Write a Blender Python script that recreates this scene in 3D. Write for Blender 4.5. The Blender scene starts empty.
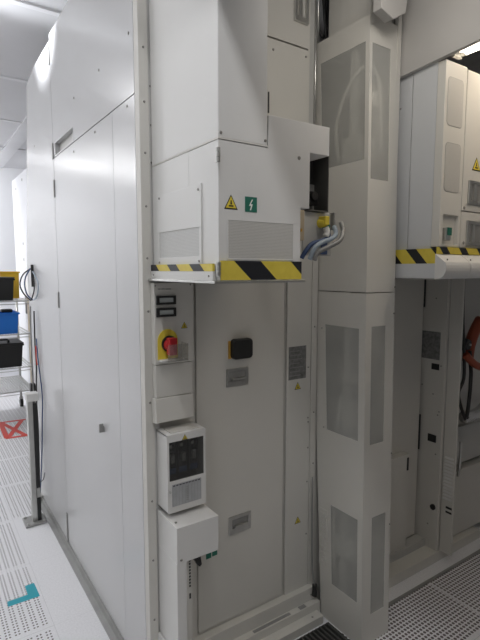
import bpy, bmesh, math, random
from mathutils import Vector, Matrix
random.seed(7)
S = bpy.context.scene
C = S.collection

# ------------------------------------------------------------------ camera
cam_d = bpy.data.cameras.new('camera'); cam = bpy.data.objects.new('camera', cam_d); C.objects.link(cam)
cam_d.sensor_fit = 'VERTICAL'; cam_d.sensor_height = 24.0; cam_d.lens = 24.0*480/640
cam_d.clip_start = 0.02
cam.location = (0, 0, 1.6)
PITCH = math.atan(50/480.0)
cam.rotation_euler = (math.pi/2-PITCH, 0, -math.radians(34))
S.camera = cam
# ------------------------------------------------------------------ view, world, lights
S.view_settings.view_transform = 'Standard'; S.view_settings.look = 'None'
S.view_settings.gamma = 1; S.view_settings.use_curve_mapping = False
S.view_settings.exposure = 0.12
W = bpy.data.worlds.new('world'); S.world = W; W.use_nodes = True
W.node_tree.nodes['Background'].inputs[0].default_value = (1.0, 0.97, 0.92, 1)
W.node_tree.nodes['Background'].inputs[1].default_value = 0.065

def area(name, loc, sx, sy, power, col=(1, 1, 1), rot=(0, 0, 0)):
    d = bpy.data.lights.new(name, 'AREA'); d.shape = 'RECTANGLE'; d.size = sx; d.size_y = sy
    d.energy = power; d.color = col
    o = bpy.data.objects.new(name, d); C.objects.link(o); o.location = loc; o.rotation_euler = rot
    return o
WHITE = (0.985, 0.985, 1.0)
area('aisle_lamp_or_fill', (0.335, -0.45, 2.975), 0.03, 3.0, 14.5, WHITE)
for y, p in ((6.5, 9.0), (5.6, 3.2), (4.75, 1.5)):
    area('aisle_lamp_or_fill', (-0.66, y, 2.97), 0.20, 0.42, p, WHITE)
area('aisle_lamp_or_fill', (0.15, 6.3, 2.85), 0.5, 0.3, 13, WHITE, (math.radians(60), 0, 0))  # added out-of-view fill, tilted at the far wall to brighten it
for y, p in ((-0.5, 6), (1.8, 8), (4.1, 12), (6.3, 40)):
    area('aisle_fill_light', (-1.55, y, 2.97), 0.6, 1.2, p, WHITE)  # added fill panels, unseen, that brighten the aisle floor and walls
for y in (1.3, 2.4, 3.4):  # added point fills out of view, lightening the top of the machine side
    d = bpy.data.lights.new('wall_top_fill', 'POINT'); d.energy = 4.2; d.shadow_soft_size = 0.08; d.color = WHITE
    o = bpy.data.objects.new('wall_top_fill', d); C.objects.link(o); o.location = (-0.2, y, 2.84)
area('bay_fill_light', (1.16, 0.86, 2.56), 0.25, 0.25, 1.9, (1.0, 0.94, 0.86), (math.radians(48), 0, math.radians(-48)))  # added fill light, unseen, lifting the tower and the recess beside it
sp_d = bpy.data.lights.new('wall_glow_spot', 'SPOT'); sp_d.energy = 330; sp_d.spot_size = math.radians(30); sp_d.spot_blend = 1.0  # added unseen spot that makes the burnt-out glow at the wall top
sp_d.color = (0.93, 0.96, 1.0); sp_d.shadow_soft_size = 0.05
sp = bpy.data.objects.new('wall_glow_spot', sp_d); C.objects.link(sp); sp.location = (-0.45, 3.0, 2.92)
sp.rotation_euler = (Vector((0.65, 2.86, 2.88))-Vector(sp.location)).to_track_quat('-Z', 'Y').to_euler()
# bay lamp seen at the right edge of the picture: its light (the glowing tube mesh is built below)
area('bay_lamp_light', (1.95, 0.70, 2.486), 0.03, 1.0, 3.0, (1.0, 0.86, 0.70))

# ------------------------------------------------------------------ materials
def nodes(m): return m.node_tree.nodes, m.node_tree.links
def mat(name, col, rough=0.5, metal=0.0, spec=0.5, var=0.03, scale=3.0, bump=0.0, bscale=80, coat=0.0):
    m = bpy.data.materials.new(name); m.use_nodes = True
    N, L = nodes(m); b = N['Principled BSDF']
    b.inputs['Roughness'].default_value = rough; b.inputs['Metallic'].default_value = metal
    b.inputs['Specular IOR Level'].default_value = spec
    b.inputs['Coat Weight'].default_value = coat
    tc = N.new('ShaderNodeTexCoord'); nz = N.new('ShaderNodeTexNoise'); nz.inputs['Scale'].default_value = scale
    nz.inputs['Detail'].default_value = 4
    L.new(tc.outputs['Object'], nz.inputs['Vector'])
    rp = N.new('ShaderNodeValToRGB')
    rp.color_ramp.elements[0].position = 0.3; rp.color_ramp.elements[1].position = 0.7
    rp.color_ramp.elements[0].color = tuple(max(0, c*(1-var)) for c in col)+(1,)
    rp.color_ramp.elements[1].color = tuple(min(1, c*(1+var)) for c in col)+(1,)
    L.new(nz.outputs['Fac'], rp.inputs['Fac']); L.new(rp.outputs['Color'], b.inputs['Base Color'])
    if bump:
        n2 = N.new('ShaderNodeTexNoise'); n2.inputs['Scale'].default_value = bscale
        L.new(tc.outputs['Object'], n2.inputs['Vector'])
        bp = N.new('ShaderNodeBump'); bp.inputs['Strength'].default_value = bump; bp.inputs['Distance'].default_value = 0.002
        L.new(n2.outputs['Fac'], bp.inputs['Height']); L.new(bp.outputs['Normal'], b.inputs['Normal'])
    return m

def mth(N, L, op, a, b=None, c=None):
    n = N.new('ShaderNodeMath'); n.operation = op
    for i, v in enumerate((a, b, c)):
        if v is None: continue
        if isinstance(v, (int, float)): n.inputs[i].default_value = v
        else: L.new(v, n.inputs[i])
    return n.outputs[0]

def dotted(name, col, dark, pitch, rad, axes=(0, 2), rough=0.5, stagger=True):
    """sheet with punched round holes in a regular pattern"""
    m = mat(name, col, rough); N, L = nodes(m); b = N['Principled BSDF']
    base = b.inputs['Base Color'].links[0].from_socket
    tc = N.new('ShaderNodeTexCoord'); sx = N.new('ShaderNodeSeparateXYZ'); L.new(tc.outputs['Object'], sx.inputs[0])
    u = mth(N, L, 'DIVIDE', sx.outputs[axes[0]], pitch); v = mth(N, L, 'DIVIDE', sx.outputs[axes[1]], pitch)
    if stagger:
        row = mth(N, L, 'FLOOR', v); u = mth(N, L, 'ADD', u, mth(N, L, 'MULTIPLY', row, 0.5))
    du = mth(N, L, 'SUBTRACT', mth(N, L, 'FRACT', u), 0.5); dv = mth(N, L, 'SUBTRACT', mth(N, L, 'FRACT', v), 0.5)
    d = mth(N, L, 'SQRT', mth(N, L, 'ADD', mth(N, L, 'MULTIPLY', du, du), mth(N, L, 'MULTIPLY', dv, dv)))
    f = mth(N, L, 'LESS_THAN', d, rad)
    mx = N.new('ShaderNodeMix'); mx.data_type = 'RGBA'
    L.new(f, mx.inputs[0]); L.new(base, mx.inputs[6]); mx.inputs[7].default_value = dark+(1,)
    L.new(mx.outputs[2], b.inputs['Base Color'])
    return m

def glass(name, col, through, rough=0.15):
    m = bpy.data.materials.new(name); m.use_nodes = True; N, L = nodes(m); b = N['Principled BSDF']
    b.inputs['Base Color'].default_value = col+(1,); b.inputs['Roughness'].default_value = rough
    tr = N.new('ShaderNodeBsdfTransparent'); tr.inputs[0].default_value = (0.9, 0.9, 0.88, 1)
    mx = N.new('ShaderNodeMixShader'); mx.inputs[0].default_value = 1-through
    nz = N.new('ShaderNodeTexNoise'); nz.inputs['Scale'].default_value = 5; tc = N.new('ShaderNodeTexCoord')
    L.new(tc.outputs['Object'], nz.inputs['Vector'])
    mr = N.new('ShaderNodeMapRange'); mr.inputs[3].default_value = 1-through-0.05; mr.inputs[4].default_value = 1-through+0.05
    L.new(nz.outputs['Fac'], mr.inputs[0]); L.new(mr.outputs[0], mx.inputs[0])
    L.new(tr.outputs[0], mx.inputs[1]); L.new(b.outputs[0], mx.inputs[2])
    L.new(mx.outputs[0], N['Material Output'].inputs[0])
    return m

def emis(name, col, s):
    m = bpy.data.materials.new(name); m.use_nodes = True; b = m.node_tree.nodes['Principled BSDF']
    b.inputs['Base Color'].default_value = col+(1,)
    b.inputs['Emission Color'].default_value = col+(1,); b.inputs['Emission Strength'].default_value = s
    return m

def hazard(name, axis, width, start, slant, org, part=0.45):
    """black and yellow diagonal tape; `start` = world (axis + slant*z) where a black bar begins"""
    m = bpy.data.materials.new(name); m.use_nodes = True; N, L = nodes(m); b = N['Principled BSDF']
    b.inputs['Roughness'].default_value = 0.45
    tc = N.new('ShaderNodeTexCoord'); sx = N.new('ShaderNodeSeparateXYZ'); L.new(tc.outputs['Object'], sx.inputs[0])
    a = mth(N, L, 'ADD', sx.outputs[axis], mth(N, L, 'MULTIPLY', sx.outputs[2], slant))
    a = mth(N, L, 'DIVIDE', mth(N, L, 'SUBTRACT', a, start-org[axis]-slant*org[2]), width)
    f = mth(N, L, 'LESS_THAN', mth(N, L, 'FRACT', a), part)
    nz = N.new('ShaderNodeTexNoise'); nz.inputs['Scale'].default_value = 30; L.new(tc.outputs['Object'], nz.inputs['Vector'])
    rp = N.new('ShaderNodeValToRGB'); rp.color_ramp.elements[0].color = (0.60, 0.46, 0.05, 1); rp.color_ramp.elements[1].color = (0.80, 0.66, 0.10, 1)
    L.new(nz.outputs['Fac'], rp.inputs['Fac'])
    mx = N.new('ShaderNodeMix'); mx.data_type = 'RGBA'; L.new(f, mx.inputs[0]); L.new(rp.outputs[0], mx.inputs[6])
    mx.inputs[7].default_value = (0.014, 0.015, 0.02, 1); L.new(mx.outputs[2], b.inputs['Base Color'])
    return m

M = {}
M['wall'] = mat('white_gloss_panel', (0.58, 0.58, 0.585), 0.24, spec=0.4, var=0.012, scale=1.5)
M['white'] = mat('white_painted_steel', (0.72, 0.715, 0.695), 0.45, var=0.02, bump=0.05, bscale=300)
M['ivory'] = mat('ivory_painted_steel', (0.66, 0.645, 0.60), 0.48, var=0.025, bump=0.05, bscale=300)
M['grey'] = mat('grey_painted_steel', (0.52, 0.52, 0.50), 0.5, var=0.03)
M['blue_grey'] = mat('pale_grey_painted_steel', (0.60, 0.615, 0.63), 0.4, var=0.02)
M['metal'] = mat('brushed_steel', (0.55, 0.55, 0.53), 0.32, metal=0.9, var=0.06, scale=30)
M['screw'] = mat('screw_steel', (0.30, 0.29, 0.27), 0.4, metal=0.7)
M['dull'] = mat('dull_grey_metal', (0.34, 0.34, 0.33), 0.5, metal=0.4, var=0.08, scale=12)
M['black'] = mat('black_plastic', (0.018, 0.018, 0.018), 0.45)
M['dark'] = mat('dark_interior_metal', (0.09, 0.09, 0.085), 0.7, var=0.2, scale=9)
M['gasket'] = mat('dark_gasket', (0.05, 0.05, 0.05), 0.7)
M['vent'] = dotted('perforated_steel', (0.56, 0.55, 0.52), (0.34, 0.335, 0.31), 0.0042, 0.27, (0, 2))
M['vent_side'] = dotted('perforated_steel_side', (0.62, 0.62, 0.60), (0.40, 0.40, 0.39), 0.0042, 0.27, (1, 2))
M['pane'] = glass('smoky_polycarbonate', (0.80, 0.80, 0.77), 0.66, 0.25)
M['pane_dark'] = glass('clear_cover_glass', (0.10, 0.10, 0.10), 0.70, 0.1)
M['yellow'] = mat('warning_yellow', (0.78, 0.62, 0.06), 0.5)
M['orange'] = mat('faded_orange_yellow', (0.62, 0.36, 0.06), 0.5)
M['green'] = mat('sticker_green', (0.02, 0.16, 0.11), 0.45)
M['label'] = mat('printed_grey_label', (0.20, 0.20, 0.195), 0.55, var=0.35, scale=60)
M['paper'] = mat('white_paper', (0.80, 0.80, 0.77), 0.7)
M['red'] = mat('red_plastic', (0.50, 0.02, 0.03), 0.35)
M['display'] = mat('pale_lcd_display', (0.60, 0.64, 0.63), 0.3)
M['blue'] = mat('blue_plastic_bin', (0.02, 0.19, 0.68), 0.4)
M['bin_yellow'] = mat('yellow_plastic_bin', (0.80, 0.50, 0.03), 0.4)
M['clear'] = glass('clear_plastic_guard', (0.6, 0.6, 0.6), 0.85, 0.1)
M['tape_red'] = mat('red_floor_tape', (0.70, 0.07, 0.05), 0.5)
M['tape_teal'] = mat('teal_floor_tape', (0.015, 0.36, 0.45), 0.45)
M['cable_blue'] = mat('blue_cable', (0.06, 0.10, 0.22), 0.5)
M['cable_pale'] = mat('pale_blue_tubing', (0.42, 0.50, 0.58), 0.4)
M['cable_orange'] = mat('orange_tubing', (0.30, 0.06, 0.025), 0.5)
M['beige'] = mat('beige_bracket_plastic', (0.50, 0.42, 0.30), 0.55)
M['foil'] = mat('silver_foil_duct', (0.6, 0.6, 0.6), 0.25, metal=0.95, bump=0.8, bscale=40)
M['ceiling'] = mat('ceiling_tile', (0.80, 0.80, 0.82), 0.8, var=0.015)
M['ceil_bar'] = mat('ceiling_grid', (0.90, 0.90, 0.92), 0.6)
M['room'] = mat('room_wall_panel', (0.88, 0.89, 0.92), 0.6, var=0.01)
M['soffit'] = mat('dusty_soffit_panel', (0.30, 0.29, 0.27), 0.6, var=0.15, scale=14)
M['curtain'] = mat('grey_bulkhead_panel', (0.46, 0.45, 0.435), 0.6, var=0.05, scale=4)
M['tube'] = emis('lit_fluorescent_tube', (1.0, 0.90, 0.76), 5.5)

def floor_mat():
    """white raised floor: speckled solid strip, perforated tiles beyond the strip lines"""
    m = mat('raised_floor_tiles', (0.80, 0.80, 0.82), 0.45, var=0.06, scale=120); N, L = nodes(m); b = N['Principled BSDF']
    base = b.inputs['Base Color'].links[0].from_socket
    tc = N.new('ShaderNodeTexCoord'); sx = N.new('ShaderNodeSeparateXYZ'); L.new(tc.outputs['Object'], sx.inputs[0])
    X, Y = sx.outputs[0], sx.outputs[1]
    # perforated areas: the aisle (x < 0.455) and in front of the right bay (y < 1.39)
    aisle = mth(N, L, 'MAXIMUM', mth(N, L, 'LESS_THAN', X, 0.432), mth(N, L, 'MULTIPLY', mth(N, L, 'GREATER_THAN', Y, 3.256), mth(N, L, 'LESS_THAN', X, 0.99)))
    bay = mth(N, L, 'MULTIPLY', mth(N, L, 'LESS_THAN', Y, 1.385), mth(N, L, 'GREATER_THAN', X, 1.1))
    perf = mth(N, L, 'MAXIMUM', aisle, bay)
    T = 0.556
    tx = mth(N, L, 'FRACT', mth(N, L, 'DIVIDE', mth(N, L, 'SUBTRACT', X, 0.432-4*T), T))
    ty = mth(N, L, 'FRACT', mth(N, L, 'DIVIDE', mth(N, L, 'SUBTRACT', Y, 2.70-8*T), T))
    def edge(t, w): return mth(N, L, 'GREATER_THAN', mth(N, L, 'ABSOLUTE', mth(N, L, 'SUBTRACT', t, 0.5)), 0.5-w)
    margin = mth(N, L, 'MAXIMUM', edge(tx, 0.012), edge(ty, 0.035))
    joint = mth(N, L, 'MAXIMUM', edge(tx, 0.0025), edge(ty, 0.0025))
    joint = mth(N, L, 'MULTIPLY', joint, mth(N, L, 'MAXIMUM', perf, 0.3))
    def grid(pu, pv, ru, rv, pair):
        u = mth(N, L, 'SUBTRACT', mth(N, L, 'FRACT', mth(N, L, 'DIVIDE', X, pu)), 0.5)
        if pair: u = mth(N, L, 'SUBTRACT', mth(N, L, 'ABSOLUTE', u), pair)
        v = mth(N, L, 'SUBTRACT', mth(N, L, 'FRACT', mth(N, L, 'DIVIDE', Y, pv)), 0.5)
        du = mth(N, L, 'DIVIDE', u, ru); dv = mth(N, L, 'DIVIDE', v, rv)
        return mth(N, L, 'LESS_THAN', mth(N, L, 'ADD', mth(N, L, 'MULTIPLY', du, du), mth(N, L, 'MULTIPLY', dv, dv)), 1.0)
    ha = mth(N, L, 'MULTIPLY', grid(0.038, 0.019, 0.115, 0.24, 0.19), aisle)
    hb = mth(N, L, 'MULTIPLY', grid(0.0195, 0.0195, 0.36, 0.36, 0), bay)
    holes = mth(N, L, 'MAXIMUM', ha, hb)
    h = mth(N, L, 'MULTIPLY', mth(N, L, 'MULTIPLY', holes, perf), mth(N, L, 'SUBTRACT', 1.0, margin))
    mx = N.new('ShaderNodeMix'); mx.data_type = 'RGBA'; L.new(h, mx.inputs[0]); L.new(base, mx.inputs[6]); mx.inputs[7].default_value = (0.13, 0.11, 0.11, 1)
    m2 = N.new('ShaderNodeMix'); m2.data_type = 'RGBA'; L.new(mth(N, L, 'MULTIPLY', joint, 0.45), m2.inputs[0]); L.new(mx.outputs[2], m2.inputs[6]); m2.inputs[7].default_value = (0.36, 0.36, 0.37, 1)
    L.new(m2.outputs[2], b.inputs['Base Color'])
    return m
M['floor'] = floor_mat()

# ------------------------------------------------------------------ helpers
ORG = {}
def tag(o, label=None, cat=None, group=None, kind=None):
    if label: o['label'] = label
    if cat: o['category'] = cat
    if group: o['group'] = group
    if kind: o['kind'] = kind
    return o
def thing(name, loc, label, cat, group=None):
    o = bpy.data.objects.new(name, None); C.objects.link(o); o.location = loc; ORG[o] = Vector(loc)
    o.empty_display_size = 0.05
    return tag(o, label, cat, group)

class MB:
    def __init__(s): s.bm = bmesh.new()
    def box(s, x0, x1, y0, y1, z0, z1):
        v = [s.bm.verts.new(p) for p in ((x0,y0,z0),(x1,y0,z0),(x1,y1,z0),(x0,y1,z0),(x0,y0,z1),(x1,y0,z1),(x1,y1,z1),(x0,y1,z1))]
        for f in ((3,2,1,0),(4,5,6,7),(0,1,5,4),(1,2,6,5),(2,3,7,6),(3,0,4,7)): s.bm.faces.new([v[i] for i in f])
        return s
    def prism(s, pts, axis, a, b):
        """pts = 2D outline in the two other axes (in xyz order); extruded from a to b along axis"""
        def P(p, w):
            q = list(p); q.insert(axis, w); return q
        lo = [s.bm.verts.new(P(p, a)) for p in pts]; hi = [s.bm.verts.new(P(p, b)) for p in pts]
        s.bm.faces.new(lo[::-1]); s.bm.faces.new(hi); n = len(pts)
        for i in range(n): s.bm.faces.new((lo[i], lo[(i+1) % n], hi[(i+1) % n], hi[i]))
        return s
    def disc(s, cx, cy, cz, axis, r, d, n=14, r2=None):
        """short cylinder whose axis runs along `axis`, from the given centre by d"""
        c = [cx, cy, cz]; o = [i for i in range(3) if i != axis]; ra = r if r2 is None else r2
        lo, hi = [], []
        for k in range(n):
            t = 2*math.pi*k/n
            p = c[:]; p[o[0]] += r*math.cos(t); p[o[1]] += r*math.sin(t); lo.append(s.bm.verts.new(p))
            q = c[:]; q[o[0]] += ra*math.cos(t); q[o[1]] += ra*math.sin(t); q[axis] += d; hi.append(s.bm.verts.new(q))
        s.bm.faces.new(lo[::-1]); s.bm.faces.new(hi)
        for i in range(n): s.bm.faces.new((lo[i], lo[(i+1) % n], hi[(i+1) % n], hi[i]))
        return s
    def tube(s, path, r, n=8, smooth=4):
        P = [Vector(p) for p in path]
        if smooth and len(P) > 2:
            Q = []
            for i in range(len(P)-1):
                p0, p1, p2, p3 = P[max(i-1, 0)], P[i], P[i+1], P[min(i+2, len(P)-1)]
                for k in range(smooth):
                    t = k/smooth
                    Q.append(0.5*((2*p1)+(-p0+p2)*t+(2*p0-5*p1+4*p2-p3)*t*t+(-p0+3*p1-3*p2+p3)*t**3))
            Q.append(P[-1]); P = Q
        rings = []; up = Vector((0.13, 0.31, 0.94))
        for i, p in enumerate(P):
            d = (P[min(i+1, len(P)-1)]-P[max(i-1, 0)]).normalized()
            a = d.cross(up)
            if a.length < 1e-3: a = d.cross(Vector((1, 0, 0)))
            a.normalize(); b = d.cross(a); up = b.cross(d) if False else up
            rings.append([s.bm.verts.new(p+a*r*math.cos(2*math.pi*k/n)+b*r*math.sin(2*math.pi*k/n)) for k in range(n)])
        for A, B in zip(rings, rings[1:]):
            for k in range(n): s.bm.faces.new((A[k], A[(k+1) % n], B[(k+1) % n], B[k]))
        s.bm.faces.new(rings[0][::-1]); s.bm.faces.new(rings[-1])
        return s
    def plate(s, axis, d0, d1, ur, vr, holes=()):
        """sheet across `axis` between d0 and d1, outline ur x vr, with rectangular holes ((u0,u1,v0,v1), ...)"""
        us = sorted(set([*ur]+[h[0] for h in holes]+[h[1] for h in holes])); vs = sorted(set([*vr]+[h[2] for h in holes]+[h[3] for h in holes]))
        nu, nv = len(us)-1, len(vs)-1
        def solid(i, j):
            if not (0 <= i < nu and 0 <= j < nv): return False
            cu, cv = (us[i]+us[i+1])/2, (vs[j]+vs[j+1])/2
            return not any(h[0] < cu < h[1] and h[2] < cv < h[3] for h in holes)
        cache = {}
        def V(i, j, w):
            k = (i, j, w)
            if k not in cache:
                p = [us[i], vs[j]]; p.insert(axis, w); cache[k] = s.bm.verts.new(p)
            return cache[k]
        for i in range(nu):
            for j in range(nv):
                if not solid(i, j): continue
                s.bm.faces.new((V(i,j,d0), V(i+1,j,d0), V(i+1,j+1,d0), V(i,j+1,d0)))
                s.bm.faces.new((V(i,j,d1), V(i,j+1,d1), V(i+1,j+1,d1), V(i+1,j,d1)))
                if not solid(i-1, j): s.bm.faces.new((V(i,j,d0), V(i,j+1,d0), V(i,j+1,d1), V(i,j,d1)))
                if not solid(i+1, j): s.bm.faces.new((V(i+1,j,d0), V(i+1,j,d1), V(i+1,j+1,d1), V(i+1,j+1,d0)))
                if not solid(i, j-1): s.bm.faces.new((V(i,j,d0), V(i,j,d1), V(i+1,j,d1), V(i+1,j,d0)))
                if not solid(i, j+1): s.bm.faces.new((V(i,j+1,d0), V(i+1,j+1,d0), V(i+1,j+1,d1), V(i,j+1,d1)))
        return s
    def map(s, fn):
        for v in s.bm.verts: v.co = Vector(fn(v.co))
        return s
    def build(s, name, material, parent=None, bevel=0.0, smooth=False, label=None):
        bmesh.ops.recalc_face_normals(s.bm, faces=s.bm.faces)
        if parent is None:
            xs = [v.co for v in s.bm.verts]
            o0 = Vector(((min(v.x for v in xs)+max(v.x for v in xs))/2, (min(v.y for v in xs)+max(v.y for v in xs))/2, min(v.z for v in xs)))
        else: o0 = ORG[parent]
        keep_world = name in ('floor',)
        if keep_world: o0 = Vector((0, 0, 0))
        for v in s.bm.verts: v.co -= o0
        me = bpy.data.meshes.new(name); s.bm.to_mesh(me); s.bm.free()
        me.materials.append(material)
        if smooth: me.shade_smooth()
        o = bpy.data.objects.new(name, me); C.objects.link(o)
        if parent is None: o.location = o0; ORG[o] = o0
        else: o.parent = parent; ORG[o] = ORG[parent]
        if bevel:
            b = o.modifiers.new('bevel', 'BEVEL'); b.width = bevel; b.segments = 2; b.limit_method = 'ANGLE'; b.angle_limit = math.radians(40)
        if label: o['label'] = label
        return o
def box(name, m, parent, x0, x1, y0, y1, z0, z1, bevel=0.0, label=None):
    return MB().box(x0, x1, y0, y1, z0, z1).build(name, m, parent, bevel, label=label)

_scr = {}
def screws(parent, axis, d, pts, r=0.0045, name='screw'):
    """round screw heads standing 2.5 mm proud (towards the camera) of a face across `axis` at d"""
    for (u, v) in pts:
        p = [u, v]; p.insert(axis, d)
        key = (axis, r)
        if key not in _scr:
            bm = MB().disc(0, 0, 0.0, axis, r, -0.0028, 12, r*0.7)
            bmesh.ops.recalc_face_normals(bm.bm, faces=bm.bm.faces)
            me = bpy.data.meshes.new('screw'); bm.bm.to_mesh(me); me.materials.append(M['screw']); _scr[key] = me
        o = bpy.data.objects.new(name, _scr[key]); C.objects.link(o); o.parent = parent
        o.location = Vector(p)-ORG[parent]

def tri_sign(parent, axis, d, u, v, size, name='warning_sticker'):
    """yellow triangle with black border and a small black mark"""
    def T(k, dv=0): return [(u-size/2*k, v-size*0.38*k+dv), (u+size/2*k, v-size*0.38*k+dv), (u, v+size*0.52*k+dv)]
    o = MB().prism(T(1), axis, d, d-0.0008).build(name, M['black'], parent)
    MB().prism(T(0.80), axis, d-0.0008, d-0.0012).build('yellow_field', M['yellow'], o)
    m = MB(); w = size*0.17
    m.prism([(u-w, v-size*0.22), (u+w, v-size*0.22), (u+w, v-size*0.13), (u-w, v-size*0.13)], axis, d-0.0012, d-0.0016)
    m.prism([(u-w*0.35, v-size*0.09), (u+w*0.35, v-size*0.09), (u+w*0.2, v+size*0.17), (u-w*0.2, v+size*0.17)], axis, d-0.0012, d-0.0016)
    m.build('pictogram', M['black'], o)
    return o

def rrect(x0, x1, z0, z1, r, n=5):
    P = []
    for cx, cz, a in ((x1-r, z1-r, 0), (x0+r, z1-r, 90), (x0+r, z0+r, 180), (x1-r, z0+r, 270)):
        for k in range(n+1):
            t = math.radians(a+90*k/n); P.append((cx+r*math.cos(t), cz+r*math.sin(t)))
    return P

# ------------------------------------------------------------------ setting
def struct(o): o['kind'] = 'structure'; return o
struct(MB().box(-2.2, 4.2, -3.0, 7.6, -0.05, 0.0).build('floor', M['floor']))
struct(MB().box(-2.2, 4.2, -3.0, 7.6, 3.0, 3.05).build('ceiling', M['ceiling']))
struct(MB().box(-2.2, 4.2, 7.4, 7.5, 0, 3.0).build('wall_far', M['room']))
struct(MB().box(-2.3, -2.2, -3.0, 7.6, 0, 3.0).build('wall_left', M['grey']))
struct(MB().box(4.2, 4.3, -3.0, 7.6, 0, 3.0).build('wall_right', M['room']))
g = MB()
for y in (1.76, 2.87, 3.99, 5.10, 6.22): g.box(-2.2, 4.2, y-0.02, y+0.02, 2.990, 3.0)
g.box(0.93, 1.075, -3, 7.4, 2.988, 3.0); g.box(-1.45, -1.30, -3, 7.4, 2.988, 3.0)
struct(g.build('trim_1', M['ceil_bar']))
# lowered ceiling over the bay in front of the machine, and over the next bay
struct(MB().box(0.50, 1.665, -2.2, 1.10, 2.66, 2.70).build('trim_2', M['ceiling']))
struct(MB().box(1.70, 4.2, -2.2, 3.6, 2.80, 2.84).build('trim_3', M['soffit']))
# grey bulkhead panel hanging between the two bays
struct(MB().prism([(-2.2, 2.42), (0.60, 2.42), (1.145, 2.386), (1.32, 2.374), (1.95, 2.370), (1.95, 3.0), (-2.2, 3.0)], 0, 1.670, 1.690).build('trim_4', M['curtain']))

# ------------------------------------------------------------------ process machine: long white side, recessed front
mc = thing('process_machine', (1.05, 2.6, 0), 'long white panelled machine with a seamed glossy side facing the aisle', 'machine')
MB().prism([(1.602, 0.0), (3.44, 0.0), (3.585, 1.6), (3.34, 2.745), (2.745, 2.78), (1.602, 2.78)], 0, 0.672, 1.475).build('body', M['grey'], mc)
t = 0.0022
MB().plate(0, 0.65, 0.690, (1.602, 2.745-t), (2.193+t, 2.82), [(2.36, 2.70, 2.200, 2.262)]).build('side_panel', M['wall'], mc, 0)
MB().prism([(2.745+t, 0.02), (3.465, 0.02), (3.618, 1.6), (3.36, 2.755), (3.15, 2.790), (2.745+t, 2.790)], 0, 0.65, 0.672).build('side_panel', M['wall'], mc, 0)
MB().plate(0, 0.65, 0.672, (1.824+t*0.6, 2.745-t), (0.035, 2.193-t)).build('side_panel', M['wall'], mc, 0)
MB().plate(0, 0.65, 0.672, (1.602, 1.824-t*0.6), (0.035, 2.193-t)).build('side_panel', M['wall'], mc, 0)
MB().box(0.684, 0.6905, 2.358, 2.702, 2.198, 2.264).build('handle_recess', M['dull'], mc)
MB().box(0.652, 0.688, 2.372, 2.694, 2.196, 2.2035).build('recess_lip', M['metal'], mc)
for z0, z1 in ((2.670, 2.762), (2.190, 2.270), (1.991, 2.080), (1.393, 1.480), (0.036, 0.205)):
    box('seam_latch', M['dull'], mc, 0.644, 0.652, 2.738, 2.757, z0, z1, 0.001)
m = MB().box(0.645, 0.652, 2.025, 2.068, 0.893, 0.918); m.box(0.628, 0.646, 2.028, 2.036, 0.893, 0.93)
m.build('side_pull', M['dull'], mc, 0.001)
screws(mc, 0, 0.65, [(1.592+0.05, 2.401), (1.96, 2.386), (2.321, 2.382), (2.033, 2.166), (2.353, 2.150), (1.67, 2.170), (3.2, 2.35)], 0.0055)
# base rail
m = MB().prism([(0.612, 0.0), (0.650, 0.0), (0.650, 0.034), (0.640, 0.034), (0.636, 0.010), (0.612, 0.007)], 1, 1.565, 3.44)
m.build('base_rail', M['dull'], mc)
box('base_cap', M['metal'], mc, 0.608, 0.652, 3.40, 3.47, 0.0, 0.045, 0.002)
# corner post
MB().box(0.650, 0.684, 1.562, 1.600, 0.0, 2.985).build('corner_post', M['ivory'], mc, 0.0015)
MB().box(0.687, 0.706, 1.570, 1.600, 0.0, 2.985).build('corner_post', M['white'], mc, 0.001)
screws(mc, 1, 1.562, [(0.668, z) for z in (2.332, 2.159, 1.993, 1.816, 1.640, 1.456, 1.130, 0.763, 0.535, 0.30)], 0.0042)
screws(mc, 1, 1.570, [(0.694, z) for z in (2.216, 2.089, 1.965)], 0.0036)
# upper front, seen beside the cabinet
MB().plate(1, 1.58, 1.60, (0.90, 1.408), (1.96, 2.505)).build('front_panel', M['ivory'], mc, 0.001)
MB().plate(1, 1.58, 1.60, (0.90, 1.408), (2.512, 2.985)).build('front_panel', M['ivory'], mc, 0.001)
MB().box(0.72, 1.41, 1.60, 1.66, 2.79, 2.99).build('top_closure', M['grey'], mc)
MB().box(1.412, 1.420, 1.585, 1.66, 1.9, 2.985).build('edge_strip', M['ivory'], mc)
screws(mc, 1, 1.58, [(1.224, 2.465), (1.395, 2.478)], 0.005)
box('slot', M['gasket'], mc, 1.198, 1.204, 1.577, 1.581, 2.22, 2.30)
h = MB().plate(1, 1.566, 1.58, (1.325, 1.398), (2.600, 2.80), [(1.337, 1.350, 2.62, 2.78), (1.364, 1.386, 2.62, 2.78)]).build('upper_handle', M['metal'], mc, 0.002)
# front frame round the door
MB().plate(1, 1.58, 1.60, (0.706, 1.300), (0.0, 1.96), [(0.86, 1.296, 0.143, 1.552)]).build('front_panel', M['ivory'], mc)
box('door_gap', M['gasket'], mc, 0.86, 1.296, 1.594, 1.599, 0.143, 1.552)
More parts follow.
